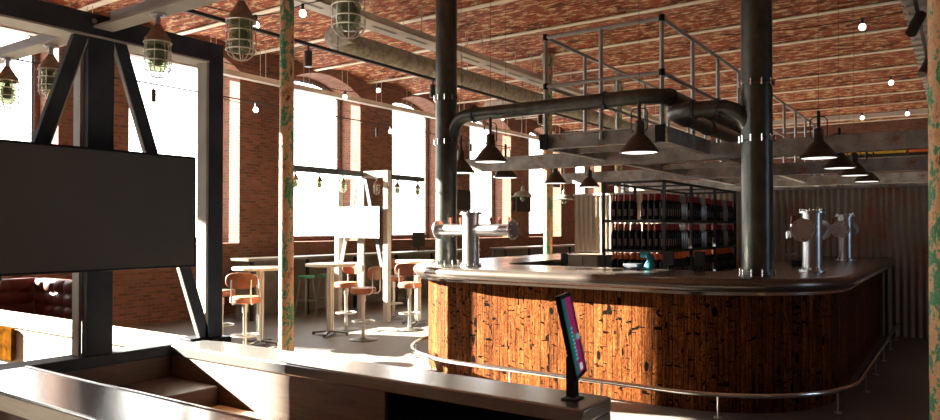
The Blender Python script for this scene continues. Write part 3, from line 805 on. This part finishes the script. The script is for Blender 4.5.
for z in (1.2,2.2,3.26): MB().box(-2.33,1.03,18.15,18.85,z-.05,z).build('shelf', M['rack'], t)
for i, (z, m, lb) in enumerate(((1.72-.33,'cabinet','beige box in the gap beside the peeling column'), (1.95,'orange','orange box in the gap beside the peeling column, lower'), (2.32,'orange','orange box in the gap beside the peeling column, upper'))):
    c = MB().box(-.36,.20,13.4,13.9,z,z+(.33 if i < 2 else .17)).build('crate_shell', M[m]); e = thing('storage_crate', lb, 'crate'); c.parent = e
    MB().box(-.36,.20,13.38,13.399,z+.02,z+.05).build('crate_rim', M[m], e)
t = thing('box_rack', 'slim dark rack holding boxes in the gap beside the peeling column', 'rack')
for x in (-.4,.24):
    for y in (13.36,13.94): MB().box(x-.02,x+.02,y-.02,y+.02,0,2.6).build('upright', M['rack'], t)
for z in (1.38,1.94,2.31): MB().box(-.4,.24,13.36,13.94,z-.02,z).build('shelf', M['rack'], t)

# ------------------------------------------------------------------ high tables and stools
def make_table(label, loc):
    t = thing('high_table', label, 'table', loc)
    MB().lathe([(0,1.055),(.37,1.055),(.38,1.062),(.38,1.088),(.37,1.095),(0,1.095)], seg=40).build('tabletop', M['table_top'], t)
    for a in (45,135,225,315):
        x, y = .034*math.cos(math.radians(a)), .034*math.sin(math.radians(a))
        MB().cyl((x,y,.05), (x,y,1.055), .021, 14).build('pole', M['pole'], t)
    for a in (0,90,180,270):
        c, s = math.cos(math.radians(a+20)), math.sin(math.radians(a+20))
        MB().bar((c*.02,s*.02,.06), (c*.28,s*.28,.035), .05, .025).cyl((c*.27,s*.27,0),(c*.27,s*.27,.03),.02,10).build('foot', M['stool_leg'], t)
    return t
t0 = make_table('round pale high table nearest the booth, left of the green column', (-8.13,6.62,0)); t0['group'] = 'round high tables'; register(t0)
dup(t0, (-8.0,7.85,0), .1, 'round pale high table just right of the nearest green column')
dup(t0, (-7.6,9.5,0), -.1, 'round high table beside the left end of the bar')
def make_stool(label):
    t = thing('bar_stool', label, 'bar stool')
    MB().lathe([(0,.68),(.17,.68),(.19,.695),(.19,.745),(.175,.765),(0,.77)], seg=28).build('seat', M['seat'], t)
    # backrest: curved rounded plate behind (-y side)
    mb = MB(); n = 14; outl = []
    W2, H2 = .20, .10
    for k in range(28):
        a = 2*PI*k/28; c, s = math.cos(a), math.sin(a)
        outl.append((W2*math.copysign(abs(c)**.6, c), .98 + H2*math.copysign(abs(s)**.75, s)))
    def bend(u, z, off): 
        return (u, -.20 - off + .9*u*u, z)
    vs = [bend(u, z, 0) for u, z in outl] + [bend(u, z, .03) for u, z in outl] + [bend(0,.98,0), bend(0,.98,.03)]
    m = len(outl); fs = [(i,(i+1)%m,m+(i+1)%m,m+i) for i in range(m)]
    # fill by strips (left/right symmetric)
    for side in (0, m):
        for i in range(m//4): pass
    fs += [((i+1)%m, i, 2*m) for i in range(m)] + [(m+i, m+(i+1)%m, 2*m+1) for i in range(m)]
    mb.add(vs, fs); mb.build('backrest', M['seat_wood'], t, bevel=.006)
    for s in (-1,1):
        MB().tube([(s*.11,-.04,.675),(s*.12,-.17,.68),(s*.12,-.215,.72),(s*.12,-.215,.99)], .010, 8).build('back_rod', M['pole'], t)
    MB().cyl((0,0,.02), (0,0,.56), .026, 14).cyl((0,0,.56), (0,0,.68), .036, 14).build('pole', M['pole'], t)
    ring = [(.165*math.cos(2*PI*k/24), .165*math.sin(2*PI*k/24), .27) for k in range(24)]
    fr = MB().tube(ring, .012, 8, closed=True).build('footrest', M['pole'], t)
    MB().bar((-.16,0,.27), (.16,0,.27), .02, .015).build('footrest_spoke', M['pole'], fr)
    MB().lathe([(0,0),(.21,0),(.215,.006),(.20,.015),(.06,.03),(.03,.05),(0,.05)], seg=32).build('base', M['stool_leg'], t)
    return t
def face(px, py, tx, ty):          # rotate so local +y points to the table
    return math.atan2(ty-py, tx-px) - PI/2
sl = [(-7.56,5.92,-8.13,6.62,'tan leather bar stool with its back to the booth, just left of the green column'),
      (-8.62,6.35,-8.13,6.62,'tan leather bar stool half hidden at the black frame post, left of the nearest table'),
      (-7.25,7.78,-9.5,7.2,'tan leather bar stool right of the middle high table, standing nearest the camera there'),
      (-8.22,8.42,-8.0,7.0,'tan leather bar stool on the window side of the middle high table'),
      (-8.5,9.92,-7.6,9.5,'tan leather bar stool between the middle table and the table at the bar end'),
      (-7.33,8.95,-7.6,9.5,'tan leather bar stool closest to the left end of the bar')]
s0 = make_stool(sl[0][4]); s0['group'] = 'tan bar stools'; register(s0)
s0.location = (sl[0][0], sl[0][1], 0); s0.rotation_euler[2] = face(*sl[0][:4])
for x, y, a, b, lb in sl[1:]: dup(s0, (x,y,0), face(x,y,a,b), lb)
def make_green(label):
    t = thing('wooden_stool', label, 'stool')
    MB().lathe([(0,.71),(.15,.71),(.165,.72),(.165,.745),(.15,.76),(0,.76)], seg=24).build('seat', M['green_seat'], t)
    for a in (45,135,225,315):
        c, s = math.cos(math.radians(a)), math.sin(math.radians(a))
        MB().bar((c*.11,s*.11,.715), (c*.21,s*.21,0), .028, .028).build('leg', M['stool_leg'], t)
    mb = MB(); q = [(.168*math.cos(math.radians(a)), .168*math.sin(math.radians(a)), .30) for a in (45,135,225,315)]
    for a, b in zip(q, q[1:]+q[:1]): mb.cyl(a, b, .009, 6)
    mb.build('rung_ring', M['stool_leg'], t); return t
gl_ = [(-10.0,9.2,'green-seated stool at the window ledge, first from the green column'), (-10.0,9.7,'green-seated stool at the window ledge, second from the green column'),
       (-10.0,10.5,'green-seated stool at the window ledge, behind the middle round table'), (-10.0,11.9,'green-seated stool at the window ledge, nearest the left end of the bar')]
g0 = make_green(gl_[0][2]); g0['group'] = 'green stools at the window ledge'; g0.location = (-10.0,9.2,0); register(g0)
for i, (x, y, lb) in enumerate(gl_[1:]): dup(g0, (x,y,0), .3*i, lb)

# window ledges
def ledge(y0, y1, label):
    t = thing('window_ledge', label, 'counter')
    MB().box(-10.75,-10.25,y0,y1,1.05,1.10).build('ledge_top', M['ledge'], t, bevel=.006)
    MB().box(-10.72,-10.66,y0+.05,y1-.05,.02,1.05).build('front_panel', M['ledge_panel'], t)
    y = y0+.1
    while y < y1: MB().box(-10.32,-10.27,y-.025,y+.025,0,1.05).build('leg', M['black'], t); y += 1.3
ledge(8.1,15.4,'long dark ledge counter with legs along the nearer windows')
ledge(16.6,23.0,'dark ledge counter along the windows beyond the bar')
# small monitor on ledge
t = thing('ledge_monitor', 'small black monitor standing on the window ledge behind the bar end', 'monitor', (-10.5,13.15,1.10))
MB().box(-.1,.1,-.1,.1,0,.012).cyl((0,0,.01),(0,0,.12),.02,8).build('stand', M['black'], t)
MB().box(-.02,.02,-.22,.22,.10,.44).build('screen', M['black'], t, bevel=.005)
# wall televisions on piers
for y, lb in ((16.15,'flat black television on the brick pier left of the taller beer tower'), (19.55,'flat black television on the brick pier behind the small enamel lamp')):
    t = thing('wall_television', lb, 'television', (XW,y,2.42))
    MB().box(.08,.13,-.45,.45,-.27,.27).build('screen', M['black'], t, bevel=.006)
    MB().box(0,.08,-.12,.12,-.1,.1).build('wall_mount', M['dark_steel'], t)

# ------------------------------------------------------------------ foreground booths
XC = -3.64; ZW = 1.0
b = thing('booth_wall', 'low timber booth wall running across, far side, with long satin steel cap', 'booth partition')
MB().box(-3.57,-1.10,2.305,2.55,.942,1.0).build('steel_cap', M['cap_steel'], b, bevel=.008)
MB().box(-3.57,-2.03,2.312,2.53,.02,.942).build('timber_panel', M['walnut_sunlit'], b)
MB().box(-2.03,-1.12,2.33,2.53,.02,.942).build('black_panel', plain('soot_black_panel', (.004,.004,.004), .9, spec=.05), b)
MB().box(-1.12,-1.10,2.32,2.54,0,.942).build('end_plate', M['cap_steel'], b)
b = thing('booth_wall', 'low timber booth wall nearest the camera, with wide shiny steel cap', 'booth partition')
MB().box(-3.57,-.6,1.27,1.575,.985,1.0).box(-3.57,-.6,1.555,1.58,.9,1.004).build('steel_cap', M['cap_steel'], b, bevel=.012)
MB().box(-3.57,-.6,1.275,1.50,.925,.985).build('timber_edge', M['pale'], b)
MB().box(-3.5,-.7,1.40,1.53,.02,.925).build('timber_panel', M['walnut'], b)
for x in (-3.52,-2.6,-1.6): MB().box(x-.03,x+.03,1.29,1.35,0,.925).build('leg', M['dark_steel'], b)
b = thing('booth_wall', 'short booth wall under the black television frame, with dark steel cap', 'booth partition')
MB().box(-3.72,-3.57,1.20,2.70,.942,1.0).build('steel_cap', M['dark_steel'], b, bevel=.006)
MB().box(-3.70,-3.575,1.25,2.68,.02,.942).build('timber_panel', M['walnut'], b)
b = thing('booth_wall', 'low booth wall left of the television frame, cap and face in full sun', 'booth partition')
MB().box(-7.4,-3.72,2.31,2.55,.942,1.0).build('steel_cap', M['pale'], b, bevel=.008)  # continues the far wall; sunlight on cap and face put into the pale colour
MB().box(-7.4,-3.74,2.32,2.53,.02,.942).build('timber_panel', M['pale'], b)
MB().box(-5.95,-5.42,2.285,2.309,.72,.945).build('rusty_plate', M['rust_panel'], b)
b = thing('booth_wall', 'near booth wall left of the television frame, steel capped, at photo corner', 'booth partition')
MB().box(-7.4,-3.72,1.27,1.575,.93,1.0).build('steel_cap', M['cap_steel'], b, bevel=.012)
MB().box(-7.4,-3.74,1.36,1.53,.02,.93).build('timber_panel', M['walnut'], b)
# bench pieces inside the booth
b = thing('booth_bench', 'brown timber box seat and orange plank top inside the nearest booth', 'bench')
MB().box(-3.56,-3.15,1.60,2.30,.0,.83).build('box_seat', M['walnut'], b, bevel=.006)
for i in range(5): MB().box(-3.12,-1.3,1.62+i*.135,1.62+i*.135+.132,.70,.74).build('plank', M['oak'], b, bevel=.003)
for x in (-3.0,-1.5): MB().box(x-.03,x+.03,1.7,2.2,0,.70).build('trestle', M['walnut'], b)
# flat black strip on the booth corner
tag(MB().box(-3.70,-3.59,2.44,2.64,1.0,1.012).build('corner_strip', M['black'], bevel=.003), 'flat black strip on the booth corner beside the frame post', 'tray')

# television frame
f = thing('television_stand', 'large black steel A-frame carrying the nearest television, standing on booth wall', 'frame', (XC,0,0))
def hpost(y, w, z0, z1, face_mat, parent, name='post'):
    o = MB().box(-.05,.05,y-w/2,y+w/2,z0,z1).build(name, face_mat, parent, bevel=.003); return o
Z0, Z1, ZB1 = 1.0, 2.72, 2.60
MB().box(.0,.05,1.857,1.99,Z0,2.62).build('centre_post', M['dark_steel'], f, bevel=.003)
MB().box(-.065,-.0,1.842,1.857,Z0,2.62).build('post_flange', M['frame_pale_lit'], f)
MB().box(.0,.05,2.555,2.65,Z0,Z1).build('end_post', M['dark_steel'], f, bevel=.003)
MB().box(-.04,.045,2.538,2.555,Z0,2.60).build('post_flange', M['frame_pale_lit'], f)
MB().box(.0,.05,1.17,1.28,Z0,Z1).build('end_post', M['dark_steel'], f, bevel=.003)
MB().box(.0,.05,1.28,2.555,2.61,Z1).build('top_beam', M['dark_steel'], f, bevel=.003)
MB().box(-.09,.06,1.28,2.55,2.60,2.61).build('beam_flange', M['frame_pale_lit'], f)
for s in (-1,1):
    y0, y1 = (1.925+.10*s, 1.925+.62*s)
    MB().prism([(y0-.035,2.60),(y0+.035,2.60),(y1+.035,1.0),(y1-.035,1.0)], 'x', .005, .045).build('brace', M['dark_steel'], f, bevel=.003)
    MB().prism([(y0-.035-.006*s,2.60),(y0-.029-.006*s,2.60),(y1-.029-.006*s,1.0),(y1-.035-.006*s,1.0)] if False else [(y0-.041*s,2.60),(y0-.035*s,2.60),(y1-.035*s,1.0),(y1-.041*s,1.0)], 'x', .02, .045).build('brace_edge', M['frame_pale_lit'], f)
for y in (1.88,): MB().cyl((.05,y,2.68), (.064,y,2.68), .012, 10).build('bolt', M['pole'], f)
# cross beam with lanterns
f = thing('lantern_beam', 'long grey steel channel crossing over the booth, carrying caged lanterns', 'beam', (0,1.925,2.645))
MB().ext([(-.05,0),(.05,0),(.05,.012),(-.035,.012),(-.035,.10),(-.05,.10)], (-6.2,0,.0), (-3.70,0,.0)).ext([(-.05,0),(.05,0),(.05,.012),(-.035,.012),(-.035,.10),(-.05,.10)], (-3.58,0,.0), (-.3,0,.0)).build('channel', M['frame_pale_lit'], f)

# television
t = thing('television', 'large blank television mounted on the black frame, its screen grey brown', 'television', (-3.53,1.875,1.73))
MB().box(-.02,.02,-.54,.54,-.305,.305).build('casing', M['black'], t, bevel=.004)
MB().box(.0205,.0225,-.528,.528,-.293,.293).build('screen', M['tv'], t)
MB().box(-.055,-.02,-.2,.2,-.15,.15).build('wall_mount', M['dark_steel'], t)

# lanterns
def make_lantern(label):
    t = thing('caged_lantern', label, 'lantern')
    MB().cyl((0,0,-.008), (0,0,0), .036, 20).cyl((0,0,-.05), (0,0,-.008), .012, 10).cyl((.025,0,-.016),(.025,0,-.004),.006,6).cyl((-.025,0,-.016),(-.025,0,-.004),.006,6).build('mounting_flange', M['brushed'], t)
    MB().lathe([(0,-.045),(.014,-.047),(.020,-.06),(.045,-.10),(.052,-.105),(.052,-.125),(0,-.125)], seg=24).build('lantern_cap', M['lantern_cap'], t)
    MB().lathe([(.040,-.125),(.040,-.215),(.034,-.235),(.02,-.246),(0,-.248)], seg=24).build('glass_jar', M['lantern_glass'], t)
    MB().lathe([(0,-.126),(.012,-.13),(.013,-.15),(.028,-.17),(.028,-.20),(.015,-.218),(0,-.222)], seg=16).build('bulb', M['lantern_core'], t)
    cg = MB()
    for k in range(8):
        a = 2*PI*k/8; c, s = math.cos(a), math.sin(a)
        cg.tube([(c*.052,s*.052,-.12),(c*.055,s*.055,-.225),(c*.048,s*.048,-.25),(c*.028,s*.028,-.268),(0,0,-.275)], .0022, 5)
    for z in (-.125,-.165,-.205,-.235):
        cg.tube([(.056*math.cos(2*PI*k/24),.056*math.sin(2*PI*k/24),z) for k in range(24)], .0026, 5, closed=True)
    cg.build('wire_cage', M['wire'], t)
    return t
LX = [(-3.10,'caged lantern right of the black frame post, first to its right'), (-2.49,'caged lantern second to the right of the black frame post'), (-1.87,'caged lantern nearest the camera, third right of the frame post, cut by top edge'),
      (-4.12,'caged lantern left of the centre frame post, against a white window'), (-4.64,'caged lantern at the far left edge of the photo'), (-1.25,'caged lantern out to the right on the grey channel')]
l0 = make_lantern(LX[0][1]); l0['group'] = 'lanterns on the near channel'; l0.location = (-3.10,1.925,2.645); l0.scale = (1.1,1.1,1.1); register(l0)
for x, lb in LX[1:5]: dup(l0, (x,1.925,2.645), 0, lb)

# second frame by the tables
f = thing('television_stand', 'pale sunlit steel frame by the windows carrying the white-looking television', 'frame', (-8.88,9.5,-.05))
MB().box(-.64,-.54,-.05,.05,0.05,2.70).build('end_post', M['frame_pale_lit'], f, bevel=.003)
MB().box(.54,.64,-.05,.05,0.05,2.70).build('end_post', M['frame_pale_lit'], f, bevel=.003)
MB().box(-.07,.07,-.05,.0,0.05,2.60).build('centre_post', M['frame_pale_lit'], f, bevel=.003)
MB().box(-.54,.54,-.05,.05,2.58,2.70).build('top_beam', M['frame_pale_lit'], f, bevel=.003)
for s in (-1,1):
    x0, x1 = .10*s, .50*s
    MB().prism([(x0-.035,2.58),(x0+.035,2.58),(x1+.035,1.0),(x1-.035,1.0)], 'y', -.045, -.01).build('brace', M['frame_pale_lit'] if s < 0 else M['dark_steel'], f)  # one brace pale, one dark: sun and shade put into their materials
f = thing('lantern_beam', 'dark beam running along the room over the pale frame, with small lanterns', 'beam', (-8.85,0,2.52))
MB().box(-.05,.05,7.8,9.44,.04,.13).box(-.05,.05,9.56,11.2,.04,.13).build('channel', M['dark_steel'], f)
t = thing('television', 'television on the pale frame by the windows, screen blazing white with sun', 'television', (-8.88,9.38,1.74))
MB().box(-.54,.54,-.02,.03,-.285,.285).build('casing', M['black'], t, bevel=.004)
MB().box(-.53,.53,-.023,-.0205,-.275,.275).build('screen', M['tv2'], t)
MB().box(-.2,.2,.03,.075,-.15,.15).build('wall_mount', M['dark_steel'], t)
LY = [(7.9,'tiny caged lantern on the far dark beam, touching the green column edge'),(8.42,'tiny caged lantern on the far dark beam, first clear of the green column'),(8.98,'tiny caged lantern just left of the pale frame'),
      (9.85,'tiny caged lantern hanging inside the pale frame, right half'),(10.43,'tiny caged lantern right of the pale frame, first'),(11.05,'tiny caged lantern at the far end of the dark beam')]
for y, lb in LY: dup(l0, (-8.85,y,2.56), 0, lb, 'lanterns on the far dark beam')

# tufted banquette
def tufted(w, h, nx, nz):
    mb = MB(); rx, rz = nx*6, nz*6; vs = []
    for j in range(rz+1):
        for i in range(rx+1):
            u, v = i/rx*nx, j/rz*nz
            d = .045*(abs(math.sin(PI*u))*abs(math.sin(PI*v)))**.5
            vs.append((i/rx*w, -d-.06, j/rz*h))
    fs = [(j*(rx+1)+i, j*(rx+1)+i+1, (j+1)*(rx+1)+i+1, (j+1)*(rx+1)+i) for j in range(rz) for i in range(rx)]
    n = len(vs); vs += [(0,.06,0),(w,.06,0),(w,.06,h),(0,.06,h)]
    mb.add(vs, fs + [(n,n+3,n+2,n+1)])
    L0, R0_, T0, T1 = 0, rx, rz*(rx+1), rz*(rx+1)+rx
    mb.f += [tuple([n] + [j*(rx+1) for j in range(rz+1)] + [n+3]), tuple([n+1,n+2] + [j*(rx+1)+rx for j in range(rz,-1,-1)]),
             tuple([n+3] + list(range(T0,T1+1)) + [n+2]), tuple([n,n+1] + list(range(rx,-1,-1)))]
    return mb
q = thing('banquette', 'corner banquette in buttoned burgundy leather at far left', 'sofa')
o = tufted(2.6,.47,9,3).build('backrest', M['leather'], q, ang=60); o.rotation_euler = (0,0,PI/2); o.location = (-9.70,1.75,.54)
o = tufted(1.45,.47,6,3).build('backrest', M['leather'], q, ang=60); o.location = (-9.60,4.38,.54)
MB().box(-9.6,-9.05,1.75,4.28,.14,.53).box(-9.05,-8.15,3.75,4.28,.14,.53).build('seat_cushion', M['leather'], q, bevel=.03)
MB().box(-9.58,-9.1,1.8,4.25,0,.14).box(-9.1,-8.2,3.8,4.25,0,.14).build('plinth', M['black'], q)

# till screen on the booth end
t = thing('till_screen', 'slim tilted touchscreen on black stem at the end of the booth wall', 'touchscreen', (-1.205,2.43,1.0))
MB().box(-.03,.03,-.04,.04,0,.006).build('base', M['black'], t, bevel=.003)
MB().box(-.016,.016,-.02,.02,.01,.16).build('stem', M['black'], t)
def teal_mat(c, s): return emit('display_' + str(len(bpy.data.materials)), c, s)
pv = bpy.data.objects.new('screen_panel', None)
tilt = math.radians(12)
W_, H_ = .20, .30
def panel(name, mat, y0, y1, z0, z1, x0, x1, parent):
    """board in the tilted panel's own axes: y across, z up, x out of the face"""
    mb = MB().box(x0, x1, y0, y1, z0, z1); ang = math.radians(15)   # heading
    out = []
    for (x, y, z) in mb.v:
        X = x*math.cos(tilt) - z*math.sin(tilt)*1.0; Z = x*math.sin(tilt) + z*math.cos(tilt)
        Xr = X*math.cos(ang) - y*math.sin(ang); Yr = X*math.sin(ang) + y*math.cos(ang)
        out.append((Xr, Yr, Z + .24))
    mb.v = out; return mb.build(name, mat, parent)
bpy.data.objects.remove(pv)
scr = panel('screen_casing', M['black'], -.10, .10, -.155, .155, -.012, .006, t)
pk = emit('display_magenta', (.42,.02,.17), .35); tl = emit('display_teal', (.02,.16,.18), .35); dk = emit('display_plum', (.12,.01,.06), .3); wt = emit('display_white', (.8,.8,.85), .5); tx = emit('display_text_teal', (.05,.6,.5), .45)
panel('display_band', tl, -.09, -.035, -.14, .14, .0065, .0075, scr)
panel('display_band', pk, -.035, .055, -.14, .14, .0065, .0075, scr)
panel('display_band', dk, .055, .09, -.14, .14, .0065, .0075, scr)
panel('display_button', wt, -.015, .03, -.132, -.108, .0076, .0082, scr)
for k in range(9): panel('display_mark', tx, -.05+.004*(k % 3), -.01-.006*(k % 2), -.09+k*.014, -.082+k*.014, .0076, .0082, scr)
MB().cyl((.012,-.01,.235), (.03,-.014,.24), .012, 12).build('card_reader', M['pole'], t)

# ------------------------------------------------------------------ light
w = bpy.data.worlds.new('World'); S.world = w; w.use_nodes = True
bg = w.node_tree.nodes['Background']; tc = N(w.node_tree, 'ShaderNodeTexCoord'); sx = N(w.node_tree, 'ShaderNodeSeparateXYZ'); L(w.node_tree, tc.outputs['Generated'], sx.inputs[0])
L(w.node_tree, ramp(w.node_tree, sx.outputs[0], [(0, (1,.985,.96)), (.8, (.30,.42,.56))]), bg.inputs[0]); bg.inputs[1].default_value = 7.0
sun = bpy.data.lights.new('sun', 'SUN'); sun.energy = 120; sun.angle = math.radians(.4); sun.color = (1,.93,.80)
so = bpy.data.objects.new('sun', sun); C.objects.link(so)
so.rotation_euler = Vector((3.1,1,-1.17)).to_track_quat('-Z', 'Y').to_euler()
for i, (a, b) in enumerate(wo):
    a, b = glass_open(a, b)
    l = bpy.data.lights.new('window_portal', 'AREA'); l.shape = 'RECTANGLE'; l.size = 3.5; l.size_y = b-a; l.cycles.is_portal = True
    o = bpy.data.objects.new('window_portal', l); C.objects.link(o); o.location = (-12.17, (a+b)/2, 3.15)
    o.rotation_euler = (0, -PI/2, 0)
l = bpy.data.lights.new('window_portal', 'AREA'); l.shape = 'RECTANGLE'; l.size = 2.4; l.size_y = 1.8; l.cycles.is_portal = True
o = bpy.data.objects.new('window_portal', l); C.objects.link(o); o.location = (XE+.15, 7.7, 2.2); o.rotation_euler = (0, PI/2, 0)

# ------------------------------------------------------------------ camera
cam = bpy.data.cameras.new('camera'); co = bpy.data.objects.new('camera', cam); C.objects.link(co)
cam.sensor_width = 36; cam.lens = 715/940*36; cam.shift_y = 9/940; cam.clip_start = .05; cam.clip_end = 200
co.location = (0,0,1.64); co.rotation_euler = (PI/2 + math.atan(9/715), 0, math.radians(34.5))
S.camera = co
S.view_settings.view_transform = 'Standard'; S.view_settings.look = 'None'; S.view_settings.gamma = 1; S.view_settings.exposure = 0
